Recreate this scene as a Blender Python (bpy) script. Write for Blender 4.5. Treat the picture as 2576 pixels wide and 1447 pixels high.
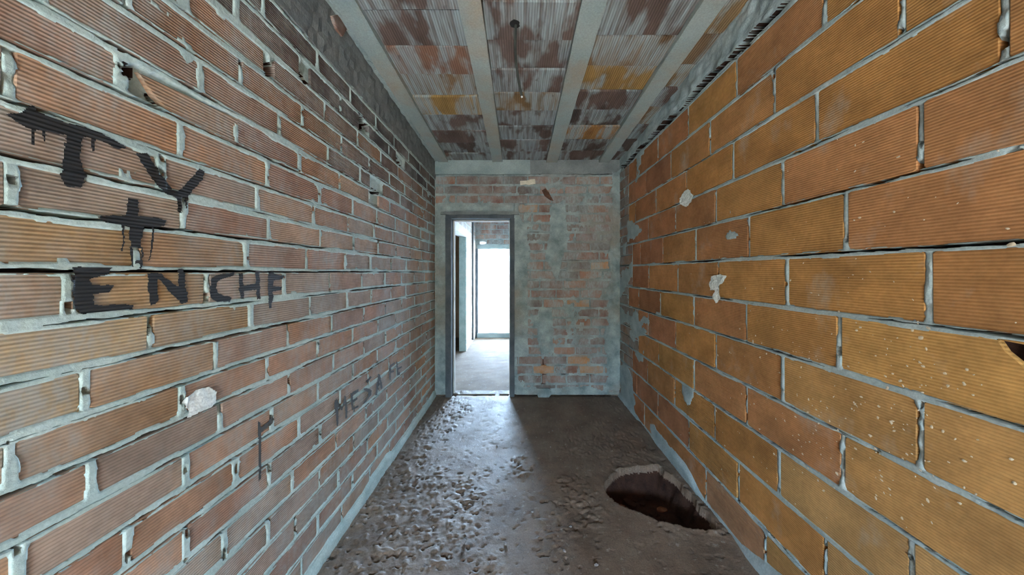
import bpy, math, random
import numpy as np
random.seed(7); rng = np.random.default_rng(7)
sc = bpy.context.scene
for o in list(bpy.data.objects): bpy.data.objects.remove(o)
C = sc.collection

# ------------------------------------------------------------------ camera
W, H = 2576, 1447
F = 743.6                      # focal length in pixels (120 degree wide view)
VX, VY = 1306.0, 685.0         # where the corridor's long edges meet
EYE = 1.36
cd = bpy.data.cameras.new('camera'); cam = bpy.data.objects.new('camera', cd); C.objects.link(cam)
cam.location = (0, 0, EYE); cam.rotation_euler = (math.pi/2, 0, 0)
cd.sensor_width = 36; cd.lens = F/W*36; cd.clip_start = 0.02; cd.clip_end = 500
cd.shift_x = (W/2-VX)/W; cd.shift_y = (VY-H/2)/W
sc.camera = cam

# ------------------------------------------------------------------ world, sun, portals
SKY = 14.5; SUN = 16.0
world = bpy.data.worlds.new('sky'); sc.world = world; world.use_nodes = True
nt = world.node_tree; nt.nodes.clear()
wo = nt.nodes.new('ShaderNodeOutputWorld'); bg = nt.nodes.new('ShaderNodeBackground')
tc = nt.nodes.new('ShaderNodeTexCoord'); sx = nt.nodes.new('ShaderNodeSeparateXYZ'); cr = nt.nodes.new('ShaderNodeValToRGB')
nt.links.new(tc.outputs['Generated'], sx.inputs[0]); nt.links.new(sx.outputs['Z'], cr.inputs[0])
cr.color_ramp.elements[0].position = 0.0; cr.color_ramp.elements[0].color = (0.52, 0.74, 1, 1)
cr.color_ramp.elements[1].position = 1.0; cr.color_ramp.elements[1].color = (0.30, 0.45, 0.72, 1)
nt.links.new(cr.outputs[0], bg.inputs[0]); bg.inputs[1].default_value = SKY
nt.links.new(bg.outputs[0], wo.inputs[0])
sd = bpy.data.lights.new('sun', 'SUN'); sd.energy = SUN; sd.angle = math.radians(0.6); sd.color = (1.0, 0.95, 0.88)
sun = bpy.data.objects.new('sun', sd); C.objects.link(sun); sun.location = (2, -8, 8)
sun.rotation_euler = (math.radians(47), 0, math.radians(8))       # shines towards +Y, through the rear opening
def portal(name, loc, rot, sx_, sy_):
    l = bpy.data.lights.new(name, 'AREA'); l.shape = 'RECTANGLE'; l.size = sx_; l.size_y = sy_
    l.cycles.is_portal = True
    o = bpy.data.objects.new(name, l); C.objects.link(o); o.location = loc; o.rotation_euler = rot
portal('sky_portal_exit', (-0.356, 6.40, 0.97), (math.radians(-90), 0, 0), 1.02, 1.80)
portal('sky_portal_rear', (0.1, -3.32, 1.0), (math.radians(90), 0, 0), 1.3, 2.0)
portal('sky_portal_side', (1.30, 5.2, 1.65), (0, math.radians(90), 0), 0.3, 0.3)
vs = sc.view_settings; vs.view_transform = 'Standard'; vs.look = 'None'; vs.gamma = 1; vs.use_curve_mapping = False
vs.exposure = 3.84

# ------------------------------------------------------------------ dimensions
XL, XR, YF, YB = -0.92, 1.096, 3.233, -3.2        # left wall, right wall, far wall, rear wall
YE = 6.2                                          # end wall of the next room
def ceil_z(y): return 2.72-0.044*y                # the roof slab falls slightly away from the viewer
def on_left(px, py):
    y = F*(-XL)/(VX-px); return (y, EYE+(VY-py)*y/F)
def on_right(px, py):
    y = F*XR/(px-VX); return (y, EYE+(VY-py)*y/F)
def on_far(px, py):
    return ((px-VX)*YF/F, EYE+(VY-py)*YF/F)
def on_floor(px, py):
    y = F*EYE/(py-VY); return ((px-VX)*y/F, y)

# ------------------------------------------------------------------ noise
def hash2(ix, iy, s):
    n = (ix.astype(np.int64)*374761393 + iy.astype(np.int64)*668265263 + s*982451653) & 0x7fffffff
    n = ((n ^ (n >> 13))*1274126177) & 0x7fffffff
    n = (n ^ (n >> 16)) & 0x7fffffff
    return n/float(0x7fffffff)
def vnoise(x, y, s=0):
    x = np.asarray(x, float); y = np.asarray(y, float)
    ix = np.floor(x); iy = np.floor(y); fx = x-ix; fy = y-iy
    fx = fx*fx*(3-2*fx); fy = fy*fy*(3-2*fy)
    a = hash2(ix, iy, s); b = hash2(ix+1, iy, s); c = hash2(ix, iy+1, s); d = hash2(ix+1, iy+1, s)
    return (a*(1-fx)+b*fx)*(1-fy)+(c*(1-fx)+d*fx)*fy
def fbm(x, y, s=0, o=4):
    r = 0; a = 0.5; t = 0
    for k in range(o):
        r = r+a*vnoise(x*2**k, y*2**k, s+17*k); t += a; a *= 0.5
    return r/t
def sstep(a, b, x):
    t = np.clip((x-a)/(b-a), 0, 1); return t*t*(3-2*t)
def inside(poly, X, Y):
    r = np.zeros(X.shape, bool); n = len(poly); j = n-1
    for i in range(n):
        xi, yi = poly[i]; xj, yj = poly[j]
        if yi != yj:
            r ^= ((yi > Y) != (yj > Y)) & (X < (xj-xi)*(Y-yi)/(yj-yi)+xi)
        j = i
    return r

# ------------------------------------------------------------------ materials
def mat(name):
    m = bpy.data.materials.new(name); m.use_nodes = True
    t = m.node_tree; b = t.nodes['Principled BSDF']
    return m, t, b
def node(t, typ, **kw):
    n = t.nodes.new(typ)
    for k, v in kw.items(): setattr(n, k, v)
    return n
def noise_n(t, vec, scale, detail=4, rough=0.6):
    n = node(t, 'ShaderNodeTexNoise'); n.inputs['Scale'].default_value = scale
    n.inputs['Detail'].default_value = detail; n.inputs['Roughness'].default_value = rough
    if vec is not None: t.links.new(vec, n.inputs['Vector'])
    return n.outputs[0]
def mapping(t, vec, scale):
    n = node(t, 'ShaderNodeMapping'); n.inputs['Scale'].default_value = scale; t.links.new(vec, n.inputs[0]); return n.outputs[0]
def ramp(t, fac, stops):
    n = node(t, 'ShaderNodeValToRGB'); e = n.color_ramp.elements
    while len(e) < len(stops): e.new(0.5)
    for i, (p, c) in enumerate(stops):
        e[i].position = p; e[i].color = (c, c, c, 1) if not isinstance(c, tuple) else (*c, 1)
    t.links.new(fac, n.inputs[0]); return n.outputs[0]
def mixc(t, fac, a, b, mode='MIX'):
    n = node(t, 'ShaderNodeMix', data_type='RGBA', blend_type=mode)
    for i, v in ((0, fac), (6, a), (7, b)):
        if isinstance(v, (int, float)): n.inputs[i].default_value = v
        elif isinstance(v, tuple): n.inputs[i].default_value = (*v, 1)
        else: t.links.new(v, n.inputs[i])
    return n.outputs[2]
def mathn(t, op, a, b=None):
    n = node(t, 'ShaderNodeMath', operation=op)
    for i, v in ((0, a), (1, b)):
        if v is None: continue
        if isinstance(v, (int, float)): n.inputs[i].default_value = v
        else: t.links.new(v, n.inputs[i])
    return n.outputs[0]
def bump(t, h, dist, strength=1.0, normal=None):
    n = node(t, 'ShaderNodeBump'); n.inputs['Distance'].default_value = dist; n.inputs['Strength'].default_value = strength
    t.links.new(h, n.inputs['Height'])
    if normal is not None: t.links.new(normal, n.inputs['Normal'])
    return n.outputs[0]
def geo_pos(t): return node(t, 'ShaderNodeNewGeometry').outputs['Position']

def brick_mat(name, ribaxis, period, dust=(0.40, 0.42, 0.39), dustlo=0.52, dusthi=0.72, dmax=0.75, depth=0.0016,
              dscale=(6, 5, 3.2), specks=False, groove=0.72):
    m, t, b = mat(name); P = geo_pos(t)
    oi = node(t, 'ShaderNodeObjectInfo')
    tc = node(t, 'ShaderNodeTexCoord'); sp = node(t, 'ShaderNodeSeparateXYZ'); t.links.new(tc.outputs['Object'], sp.inputs[0])
    ph = mathn(t, 'MULTIPLY', sp.outputs[ribaxis], 2*math.pi/period)
    wob = noise_n(t, mapping(t, P, (5, 5, 5)), 1.0, 2)
    rib = mathn(t, 'SINE', mathn(t, 'ADD', ph, mathn(t, 'MULTIPLY', wob, 1.5)))
    rib01 = mathn(t, 'MULTIPLY_ADD', rib, 0.5); t.nodes[-1].inputs[2].default_value = 0.5
    # base tone, cloudy variation
    n1 = noise_n(t, P, 7, 5); n2 = noise_n(t, P, 60, 3)
    c = mixc(t, 1.0, oi.outputs['Color'], ramp(t, n1, [(0.3, 0.72), (0.7, 1.22)]), 'MULTIPLY')
    c = mixc(t, 1.0, c, ramp(t, n2, [(0.25, 0.86), (0.75, 1.1)]), 'MULTIPLY')
    # grime sitting in the grooves
    g = ramp(t, rib01, [(0.0, groove), (0.45, 1.0)])
    c = mixc(t, 1.0, c, g, 'MULTIPLY')
    # cement dust dragged over the face
    d1 = noise_n(t, mapping(t, P, dscale), 1.0, 5, 0.62)
    df = ramp(t, d1, [(dustlo, 0.0), (dusthi, dmax)])
    fine = ramp(t, noise_n(t, mapping(t, P, (60, 60, 25)), 1.0, 3), [(0.35, 0.45), (0.6, 1.0)])
    df = mathn(t, 'MULTIPLY', df, fine)
    c = mixc(t, df, c, dust)
    if specks:
        v = node(t, 'ShaderNodeTexVoronoi'); v.inputs['Scale'].default_value = 23; t.links.new(P, v.inputs['Vector'])
        sm = ramp(t, v.outputs['Distance'], [(0.15, 1.0), (0.20, 0.0)])
        pick = ramp(t, noise_n(t, P, 2.4, 2), [(0.44, 0.0), (0.54, 1.0)])
        wn = node(t, 'ShaderNodeSeparateColor'); t.links.new(v.outputs['Color'], wn.inputs[0])
        sz = node(t, 'ShaderNodeSeparateXYZ'); t.links.new(P, sz.inputs[0])
        low = ramp(t, mathn(t, 'MULTIPLY', sz.outputs['Z'], 0.5), [(0.52, 1.0), (0.70, 0.0)])
        pk2 = mathn(t, 'MULTIPLY', mathn(t, 'GREATER_THAN', wn.outputs[0], 0.45), low)
        c = mixc(t, mathn(t, 'MULTIPLY', mathn(t, 'MULTIPLY', sm, pick), pk2), c, (0.78, 0.68, 0.52))
    t.links.new(c, b.inputs['Base Color']); b.inputs['Roughness'].default_value = 0.85
    b.inputs['Specular IOR Level'].default_value = 0.25
    nb = bump(t, n2, 0.002, 0.5)
    nb = bump(t, rib01, depth, 1.0, nb)
    t.links.new(nb, b.inputs['Normal'])
    return m

def cement_mat(name, lo, hi, warm=None, rough=0.9, scale=9, bumpd=0.004):
    m, t, b = mat(name); P = geo_pos(t)
    c = mixc(t, ramp(t, noise_n(t, P, scale, 6), [(0.3, 0.0), (0.7, 1.0)]), lo, hi)
    if warm: c = mixc(t, ramp(t, noise_n(t, P, 2.3, 4), [(0.48, 0.0), (0.68, 0.8)]), c, warm)
    c = mixc(t, 1.0, c, ramp(t, noise_n(t, P, 120, 3), [(0.25, 0.8), (0.75, 1.12)]), 'MULTIPLY')
    t.links.new(c, b.inputs['Base Color']); b.inputs['Roughness'].default_value = rough
    b.inputs['Specular IOR Level'].default_value = 0.2
    t.links.new(bump(t, noise_n(t, P, 90, 5, 0.7), bumpd, 0.7), b.inputs['Normal'])
    return m

M = {}
M['brick_left'] = brick_mat('brick_left', 'Z', 0.0083, dust=(0.36, 0.36, 0.335), dustlo=0.42, dusthi=0.68, dmax=0.78)
M['brick_right'] = brick_mat('brick_right', 'Z', 0.0086, dustlo=0.60, dusthi=0.80, dmax=0.6, depth=0.0010, groove=0.80)
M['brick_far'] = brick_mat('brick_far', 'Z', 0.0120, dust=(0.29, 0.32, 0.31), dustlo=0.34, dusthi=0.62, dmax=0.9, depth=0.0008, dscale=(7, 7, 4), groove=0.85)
M['mortar_left'] = cement_mat('mortar_left', (0.32, 0.415, 0.395), (0.50, 0.60, 0.57))
M['mortar_right'] = cement_mat('mortar_right', (0.25, 0.325, 0.34), (0.42, 0.50, 0.51))
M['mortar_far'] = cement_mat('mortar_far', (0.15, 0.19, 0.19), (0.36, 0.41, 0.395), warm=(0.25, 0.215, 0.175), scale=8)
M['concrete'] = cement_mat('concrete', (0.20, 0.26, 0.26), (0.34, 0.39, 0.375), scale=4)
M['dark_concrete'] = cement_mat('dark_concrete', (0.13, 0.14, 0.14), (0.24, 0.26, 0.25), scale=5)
M['joist'] = cement_mat('joist', (0.25, 0.32, 0.32), (0.32, 0.35, 0.325), warm=(0.33, 0.26, 0.19), scale=3, bumpd=0.002)
M['plaster'] = cement_mat('plaster', (0.62, 0.68, 0.66), (0.80, 0.84, 0.82), scale=30)
M['frame'] = cement_mat('frame', (0.055, 0.065, 0.075), (0.115, 0.125, 0.13), scale=7, bumpd=0.001)
M['wall_plain'] = cement_mat('wall_plain', (0.30, 0.19, 0.12), (0.44, 0.30, 0.20), scale=5)
M['wall_pale'] = cement_mat('wall_pale', (0.42, 0.40, 0.37), (0.58, 0.56, 0.52), scale=6)
M['blocker_green'] = cement_mat('blocker_green', (0.05, 0.07, 0.04), (0.12, 0.13, 0.09), scale=3)  # dark green for the added wall that blocks the sky
M['soil'] = cement_mat('soil', (0.10, 0.09, 0.07), (0.18, 0.16, 0.12), scale=3)
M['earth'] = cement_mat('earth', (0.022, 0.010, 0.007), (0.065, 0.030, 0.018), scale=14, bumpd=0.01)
M['chip'] = cement_mat('chip', (0.55, 0.48, 0.36), (0.75, 0.68, 0.55), scale=20)
M['rust'] = cement_mat('rust', (0.06, 0.03, 0.02), (0.16, 0.07, 0.04), scale=25)
M['cable'] = cement_mat('cable', (0.030, 0.034, 0.03), (0.055, 0.058, 0.05), rough=0.6, scale=20, bumpd=0.0004)
M['ground'] = cement_mat('ground', (0.42, 0.42, 0.40), (0.55, 0.54, 0.52), scale=2)
M['debris'] = cement_mat('debris', (0.16, 0.14, 0.13), (0.34, 0.30, 0.28), scale=40)
M['debris_red'] = cement_mat('debris_red', (0.16, 0.06, 0.035), (0.30, 0.13, 0.07), scale=40)

def tile_mat():
    m, t, b = mat('ceiling_tile'); P = geo_pos(t); oi = node(t, 'ShaderNodeObjectInfo')
    sp = node(t, 'ShaderNodeSeparateXYZ'); t.links.new(P, sp.inputs[0])
    ph = mathn(t, 'MULTIPLY', sp.outputs['X'], 2*math.pi/0.0135)
    rib01 = mathn(t, 'MULTIPLY_ADD', mathn(t, 'SINE', ph), 0.5); t.nodes[-1].inputs[2].default_value = 0.5
    # each tile shifts the stain pattern so that stains stop at tile edges
    ofs = node(t, 'ShaderNodeVectorMath', operation='ADD'); t.links.new(P, ofs.inputs[0])
    cmb = node(t, 'ShaderNodeCombineXYZ'); rr = mathn(t, 'MULTIPLY', oi.outputs['Random'], 37.0)
    t.links.new(rr, cmb.inputs[0]); t.links.new(rr, cmb.inputs[2]); t.links.new(cmb.outputs[0], ofs.inputs[1])
    Q = ofs.outputs[0]
    c = mixc(t, 1.0, oi.outputs['Color'], ramp(t, noise_n(t, mapping(t, Q, (9, 3, 9)), 1.0, 5), [(0.3, 0.65), (0.7, 1.25)]), 'MULTIPLY')
    wash = ramp(t, noise_n(t, mapping(t, Q, (7.0, 3.0, 7)), 1.0, 4, 0.5), [(0.44, 0.0), (0.52, 1.0)])
    streak = ramp(t, noise_n(t, mapping(t, Q, (45, 3, 10)), 1.0, 3), [(0.35, 0.25), (0.6, 1.0)])
    c = mixc(t, mathn(t, 'MULTIPLY', mathn(t, 'MULTIPLY', wash, streak), 0.9), c, (0.33, 0.385, 0.39))
    c = mixc(t, ramp(t, noise_n(t, mapping(t, Q, (14, 10, 9)), 1.0, 4), [(0.66, 0.0), (0.74, 0.7)]), c, (0.10, 0.08, 0.07))
    c = mixc(t, 1.0, c, ramp(t, rib01, [(0.0, 0.66), (0.5, 1.0)]), 'MULTIPLY')
    t.links.new(c, b.inputs['Base Color']); b.inputs['Roughness'].default_value = 0.85; b.inputs['Specular IOR Level'].default_value = 0.2
    nb = bump(t, noise_n(t, P, 80, 3), 0.002, 0.4); nb = bump(t, rib01, 0.0025, 1.0, nb)
    t.links.new(nb, b.inputs['Normal']); return m
M['tile'] = tile_mat()

def floor_mat(name='floor_screed', dusty=False):
    m, t, b = mat(name); P = geo_pos(t)
    c = mixc(t, ramp(t, noise_n(t, P, 5, 6), [(0.3, 0.0), (0.7, 1.0)]), (0.105, 0.066, 0.043), (0.20, 0.142, 0.10))
    c = mixc(t, ramp(t, noise_n(t, P, 3.0, 5), [(0.55, 0.0), (0.70, 0.6)]), c, (0.20, 0.12, 0.075))
    c = mixc(t, 1.0, c, ramp(t, noise_n(t, P, 150, 3), [(0.25, 0.65), (0.75, 1.2)]), 'MULTIPLY')
    c = mixc(t, ramp(t, noise_n(t, P, 26, 5, 0.7), [(0.60, 0.0), (0.68, 0.75)]), c, (0.27, 0.24, 0.21))
    c = mixc(t, ramp(t, noise_n(t, mapping(t, P, (1.3, 1, 1)), 31, 4, 0.6), [(0.66, 0.0), (0.71, 0.85)]), c, (0.045, 0.03, 0.025))
    t.links.new(c, b.inputs['Base Color'])
    t.links.new(ramp(t, noise_n(t, P, 4, 4), [(0.3, 0.62), (0.7, 0.76)]), b.inputs['Roughness'])
    b.inputs['Specular IOR Level'].default_value = 0.5
    if dusty:
        for l in list(b.inputs['Roughness'].links): t.links.remove(l)
        b.inputs['Roughness'].default_value = 0.9; b.inputs['Specular IOR Level'].default_value = 0.2
    t.links.new(bump(t, noise_n(t, P, 110, 5, 0.7), 0.003, 0.6), b.inputs['Normal']); return m
M['floor'] = floor_mat(); M['floor_dusty'] = floor_mat('floor_dusty', True)

def paint_mat():
    m, t, b = mat('black_paint'); P = geo_pos(t); sp = node(t, 'ShaderNodeSeparateXYZ'); t.links.new(P, sp.inputs[0])
    rib = mathn(t, 'SINE', mathn(t, 'MULTIPLY', sp.outputs['Z'], 2*math.pi/0.0083))
    c = mixc(t, noise_n(t, mapping(t, P, (20, 20, 90)), 1.0, 4), (0.010, 0.009, 0.009), (0.028, 0.026, 0.025))
    t.links.new(c, b.inputs['Base Color']); b.inputs['Roughness'].default_value = 0.6
    b.inputs['Specular IOR Level'].default_value = 0.3
    t.links.new(bump(t, rib, 0.001, 0.8), b.inputs['Normal']); return m
M['paint'] = paint_mat()
M['clay_crack_shade'] = cement_mat('clay_crack_shade', (0.022, 0.012, 0.010), (0.045, 0.022, 0.016), scale=20)  # clay inside broken bricks, and painted shade for the deep mortar cracks
def faint_mat():
    m, t, b = mat('worn_paint'); b.inputs['Base Color'].default_value = (0.045, 0.045, 0.042, 1); b.inputs['Roughness'].default_value = 0.8; return m
M['worn_paint'] = faint_mat()

# ------------------------------------------------------------------ object helpers
def link(o, parent=None):
    C.objects.link(o)
    if parent is not None: o.parent = parent
    return o
def mesh_obj(name, verts, faces, m, parent=None, smooth=False):
    me = bpy.data.meshes.new(name); me.from_pydata([tuple(v) for v in verts], [], faces); me.update()
    if smooth: me.polygons.foreach_set('use_smooth', [True]*len(me.polygons))
    me.materials.append(m)
    return link(bpy.data.objects.new(name, me), parent)
def struct(o): o['kind'] = 'structure'; return o
def tag(o, label, cat, group=None):
    o['label'] = label; o['category'] = cat
    if group: o['group'] = group
    return o
def box_vf(x0, x1, y0, y1, z0, z1, base=0):
    v = [(x0,y0,z0),(x1,y0,z0),(x1,y1,z0),(x0,y1,z0),(x0,y0,z1),(x1,y0,z1),(x1,y1,z1),(x0,y1,z1)]
    f = [(0,3,2,1),(4,5,6,7),(0,1,5,4),(1,2,6,5),(2,3,7,6),(3,0,4,7)]
    return v, [tuple(i+base for i in q) for q in f]
def boxes(name, lst, m, parent=None):
    V, Fc = [], []
    for b in lst:
        v, f = box_vf(*b, base=len(V)); V += v; Fc += f
    return mesh_obj(name, V, Fc, m, parent)
def rough_box(name, b, m, parent=None, seg=(1, 24, 1), amp=0.003, seed=0):
    """box with subdivided, slightly uneven faces (cast concrete)"""
    import bmesh
    x0, x1, y0, y1, z0, z1 = b; nx, ny, nz = seg
    V = []; idx = {}
    def vid(i, j, k):
        if (i, j, k) not in idx:
            idx[(i, j, k)] = len(V); V.append((x0+(x1-x0)*i/nx, y0+(y1-y0)*j/ny, z0+(z1-z0)*k/nz))
        return idx[(i, j, k)]
    Fc = []
    for i in range(nx):
        for j in range(ny):
            Fc.append((vid(i,j,0), vid(i,j+1,0), vid(i+1,j+1,0), vid(i+1,j,0)))
            Fc.append((vid(i,j,nz), vid(i+1,j,nz), vid(i+1,j+1,nz), vid(i,j+1,nz)))
    for i in range(nx):
        for k in range(nz):
            Fc.append((vid(i,0,k), vid(i+1,0,k), vid(i+1,0,k+1), vid(i,0,k+1)))
            Fc.append((vid(i,ny,k), vid(i,ny,k+1), vid(i+1,ny,k+1), vid(i+1,ny,k)))
    for j in range(ny):
        for k in range(nz):
            Fc.append((vid(0,j,k), vid(0,j,k+1), vid(0,j+1,k+1), vid(0,j+1,k)))
            Fc.append((vid(nx,j,k), vid(nx,j+1,k), vid(nx,j+1,k+1), vid(nx,j,k+1)))
    A = np.array(V)
    A = A+(rng.random(A.shape)-0.5)*2*amp
    return mesh_obj(name, A.tolist(), Fc, m, parent)

def grid_mesh(name, P, m, keep=None, parent=None, smooth=True):
    """P: (nu, nv, 3) array of points -> quad sheet"""
    nu, nv = P.shape[:2]
    idx = np.arange(nu*nv).reshape(nu, nv)
    q = np.stack([idx[:-1,:-1], idx[1:,:-1], idx[1:,1:], idx[:-1,1:]], -1).reshape(-1, 4)
    if keep is not None: q = q[keep.reshape(-1)]
    used = np.unique(q); remap = np.full(nu*nv, -1); remap[used] = np.arange(len(used)); q = remap[q]
    V = P.reshape(-1, 3)[used]
    me = bpy.data.meshes.new(name)
    me.vertices.add(len(V)); me.vertices.foreach_set('co', V.astype(np.float32).ravel())
    me.loops.add(q.size); me.loops.foreach_set('vertex_index', q.astype(np.int32).ravel())
    me.polygons.add(len(q)); me.polygons.foreach_set('loop_start', (np.arange(len(q))*4).astype(np.int32))
    me.polygons.foreach_set('loop_total', np.full(len(q), 4, np.int32))
    me.update(calc_edges=True); me.validate()
    if smooth: me.polygons.foreach_set('use_smooth', np.ones(len(q), bool))
    me.materials.append(m)
    return link(bpy.data.objects.new(name, me), parent)

def brick_mesh(name, outline, m, tow, depth=0.05, cham=0.002):
    """brick from an outline in (u, v); tow maps (u, v, n) to xyz"""
    n = len(outline); cx = sum(p[0] for p in outline)/n; cy = sum(p[1] for p in outline)/n
    V = []
    for (u, v) in outline:
        du, dv = cx-u, cy-v; L = math.hypot(du, dv) or 1
        V.append(tow(u+math.copysign(min(cham, abs(du)), du), v+math.copysign(min(cham, abs(dv)), dv), 0.0))
    for (u, v) in outline: V.append(tow(u, v, -cham))
    for (u, v) in outline: V.append(tow(u, v, -depth))
    Fc = [tuple(range(n))]
    for i in range(n):
        j = (i+1) % n
        Fc.append((i, i+n, j+n, j)); Fc.append((i+n, i+2*n, j+2*n, j+n))
    me = bpy.data.meshes.new(name); me.from_pydata(V, [], Fc); me.update()
    import bmesh
    bm = bmesh.new(); bm.from_mesh(me); bmesh.ops.recalc_face_normals(bm, faces=bm.faces[:])
    bm.to_mesh(me); bm.free()
    me.materials.append(m); return me
def jit_outline(l, h, j):
    r = lambda s=1.0: random.uniform(-j, j)*s
    a, b = l/2, h/2; c = min(0.006, h*0.06)
    return [(-a+c+r(), -b+r(.5)), (-a*.35+r(4), -b+r()), (a*.4+r(4), -b+r()), (a-c+r(), -b+r(.5)), (a+r(.5), -b+c+r()),
            (a+r(.5), b-c+r()), (a-c+r(), b+r(.5)), (r(8), b+r()), (-a+c+r(), b+r(.5)), (-a+r(.5), b-c+r()), (-a+r(.5), -b+c+r())]

tow_left = lambda u, v, n: (n, u, v)
tow_right = lambda u, v, n: (-n, u, v)
tow_far = lambda u, v, n: (u, -n, v)

def lay(parent, rows, variants, nominal, place, palette, gap=0.010, jit=0.0015, tint=None):
    """rows: list of (z0, z1, [joint positions]); one brick object between neighbouring joints"""
    cnt = 0
    for (z0, z1, js) in rows:
        for a, b in zip(js[:-1], js[1:]):
            l = b-a-gap; h = z1-z0-gap
            if l < 0.02 or h < 0.02: continue
            o = bpy.data.objects.new('brick', random.choice(variants)); C.objects.link(o); o.parent = parent
            u = (a+b)/2; v = (z0+z1)/2
            o.location = place(u, v+random.uniform(-jit, jit), random.uniform(-0.002, 0.0015))
            return_scale(o, l/nominal[0], h/nominal[1], place)
            c = tint(u, v) if tint else random.choice(palette)
            k = random.uniform(0.88, 1.12)
            o.color = (c[0]*k, c[1]*k, c[2]*k, 1); cnt += 1
    return cnt
def return_scale(o, su, sv, place):
    d = place(1, 0, 0)[0]-place(0, 0, 0)[0]
    o.scale = (su, 1, sv) if abs(d) > 0.5 else (1, su, sv)

# ------------------------------------------------------------------ LEFT WALL
LL = 0.2845
def extend(meas, L, lo, hi):
    js = list(meas)
    while js[0] > lo: js.insert(0, js[0]-L)
    while js[-1] < hi-0.02: js.append(js[-1]+L*random.uniform(0.985, 1.015))
    js[-1] = hi
    if js[-1]-js[-2] < 0.05: js.pop(-2)
    if js[0] < lo: js[0] = lo
    return js
bedL = [-0.045, 0.06, 0.16, 0.26, 0.361, 0.462, 0.563, 0.664, 0.765, 0.8644, 0.9615, 1.058, 1.160, 1.2614, 1.3656,
        1.4705, 1.567, 1.666, 1.772, 1.872, 1.972, 2.072, 2.172, 2.272, 2.375]
XM = lambda *p: [F*(-XL)/(VX-x) for x in p]          # measured joints -> distance along the wall
rowsL_meas = [[0.72], XM(860), XM(799), XM(744), XM(674.6, 803), XM(564, 735.5, 846), XM(467, 677, 804.6), XM(321, 592, 752), XM(44, 467, 683, 799, 887),
     XM(229, 553, 727, 838, 915), XM(25, 456, 672, 799, 887, 951), XM(213, 542, 724, 835, 915), XM(379, 630, 780, 873, 934),
     XM(170, 520, 713, 829, 910, 968), XM(345, 619, 771, 868, 932, 984), XM(28, 462, 675, 806, 889, 951), XM(406, 647, 788, 876, 941),
     XM(22, 453, 673, 803, 887, 948), XM(303, 593, 753, 854, 929), XM(503,), XM(605, 760), XM(680, 818), XM(594, 755), XM(798, 882)]
U0 = 0.06
rowsL = [(bedL[i], bedL[i+1], extend(m_, LL, U0, YF)) for i, m_ in enumerate(rowsL_meas)]
holesL = [[on_left(*p) for p in poly] for poly in (
    [(304,152),(342,166),(348,192),(326,198),(316,190),(304,186)], [(376,230),(418,270),(410,274),(384,256)],
    [(662,166),(682,158),(694,180),(694,198),(678,190),(666,192)], [(752,174),(764,186),(784,218),(766,212),(755,196)],
    [(902,284),(914,300),(928,322),(910,330),(902,320),(908,310)], [(996,396),(1006,400),(1012,418),(1004,416)], [(930,482),(944,476),(954,486),(942,490)])]

def wall_height(U, V, beds, rows, seed, crack_off, smear=0.62, bedw=0.0055, headw=0.0055, crackp=0.45, lump=1.0, crackw=0.0020):
    beds = np.array(beds); Hh = np.zeros_like(U)
    wav = (fbm(U*7, V*2, seed+5, 3)-0.5)*0.004
    Vw = V-wav
    k = np.clip(np.searchsorted(beds, Vw)-1, 0, len(rows)-1)
    kn = np.abs(Vw[..., None]-beds[None, None, :]).argmin(-1) if U.size < 3e6 else None
    dbed = Vw-beds[kn]
    dhead = np.full_like(U, 9.0)
    for i, r in enumerate(rows):
        mk = (k == i)
        if not mk.any(): continue
        js = np.array(r[2]); uu = U[mk]
        p = np.clip(np.searchsorted(js, uu), 1, len(js)-1)
        dhead[mk] = np.minimum(np.abs(uu-js[p-1]), np.abs(uu-js[p]))
    out = np.minimum(np.abs(dbed)-bedw, dhead-headw)           # <0 inside a joint
    big = fbm(U*5, V*7, seed, 3); mid = fbm(U*22, V*30, seed+1, 4); fin = fbm(U*70, V*90, seed+2, 3)
    joint = -0.0018+lump*(0.010*(mid-0.5)+0.004*(fin-0.5))
    nearb = np.exp(-np.maximum(np.abs(dbed)-bedw, 0)/0.007); nearh = 0.72*np.exp(-np.maximum(dhead-headw, 0)/0.005)
    m = np.maximum(nearb, nearh)*0.55+0.55*big+0.45*mid-smear
    over = np.where(m > 0, np.minimum(0.0032, 0.0006+m*0.02)+0.002*(fin-0.5), -0.012)
    Hh = np.where(out < 0, np.maximum(joint, over), over)
    # cracks along the bed joints
    cw = sstep(crackp, crackp+0.22, fbm(U*4.5, beds[kn]*31.0+0*U, seed+9, 3))*(crackw+0.0040*vnoise(U*40, beds[kn]*77, seed+4))
    off_ = np.where(beds > 1.42, abs(crack_off), crack_off)[kn]
    cc = dbed-off_-(fbm(U*30, beds[kn]*13+0*U, seed+12, 3)-0.5)*0.007
    Hh = np.where(np.abs(cc) < cw, -0.050, Hh)
    pk = (dhead < headw*0.8) & (vnoise(U*30+V*7, V*55, seed+21) > 0.80)
    Hh = np.where(pk, -0.045, Hh)
    return Hh, out
def vsamples(beds, top, coarse):
    vs_ = []
    for a in beds:
        vs_ += [a+d/1000 for d in (-13,-10,-8,-6.5,-5.3,-4.3,-3.3,-2.2,-1,0.4,1.8,3.2,4.4,5.6,7,9,12)]
    for a, b in zip(beds[:-1], beds[1:]):
        n = max(2, int((b-a-0.026)/coarse)); vs_ += list(np.linspace(a+0.013, b-0.013, n+1)[1:-1])
    vs_ = np.array(sorted(v for v in vs_ if -0.03 < v < top))
    return np.concatenate([vs_, [top]])
def usamples(lo, hi, k, start=0.42):
    us = list(np.arange(lo, start, 0.012)); u = start
    while u < hi: us.append(u); u += k*u
    return np.array(us+[hi])
ul = usamples(U0, YF+0.01, 0.0050); vl = vsamples(bedL, 2.40, 0.0085); vl = np.unique(np.concatenate([vl, np.arange(1.786, 1.862, 0.0035)]))
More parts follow.
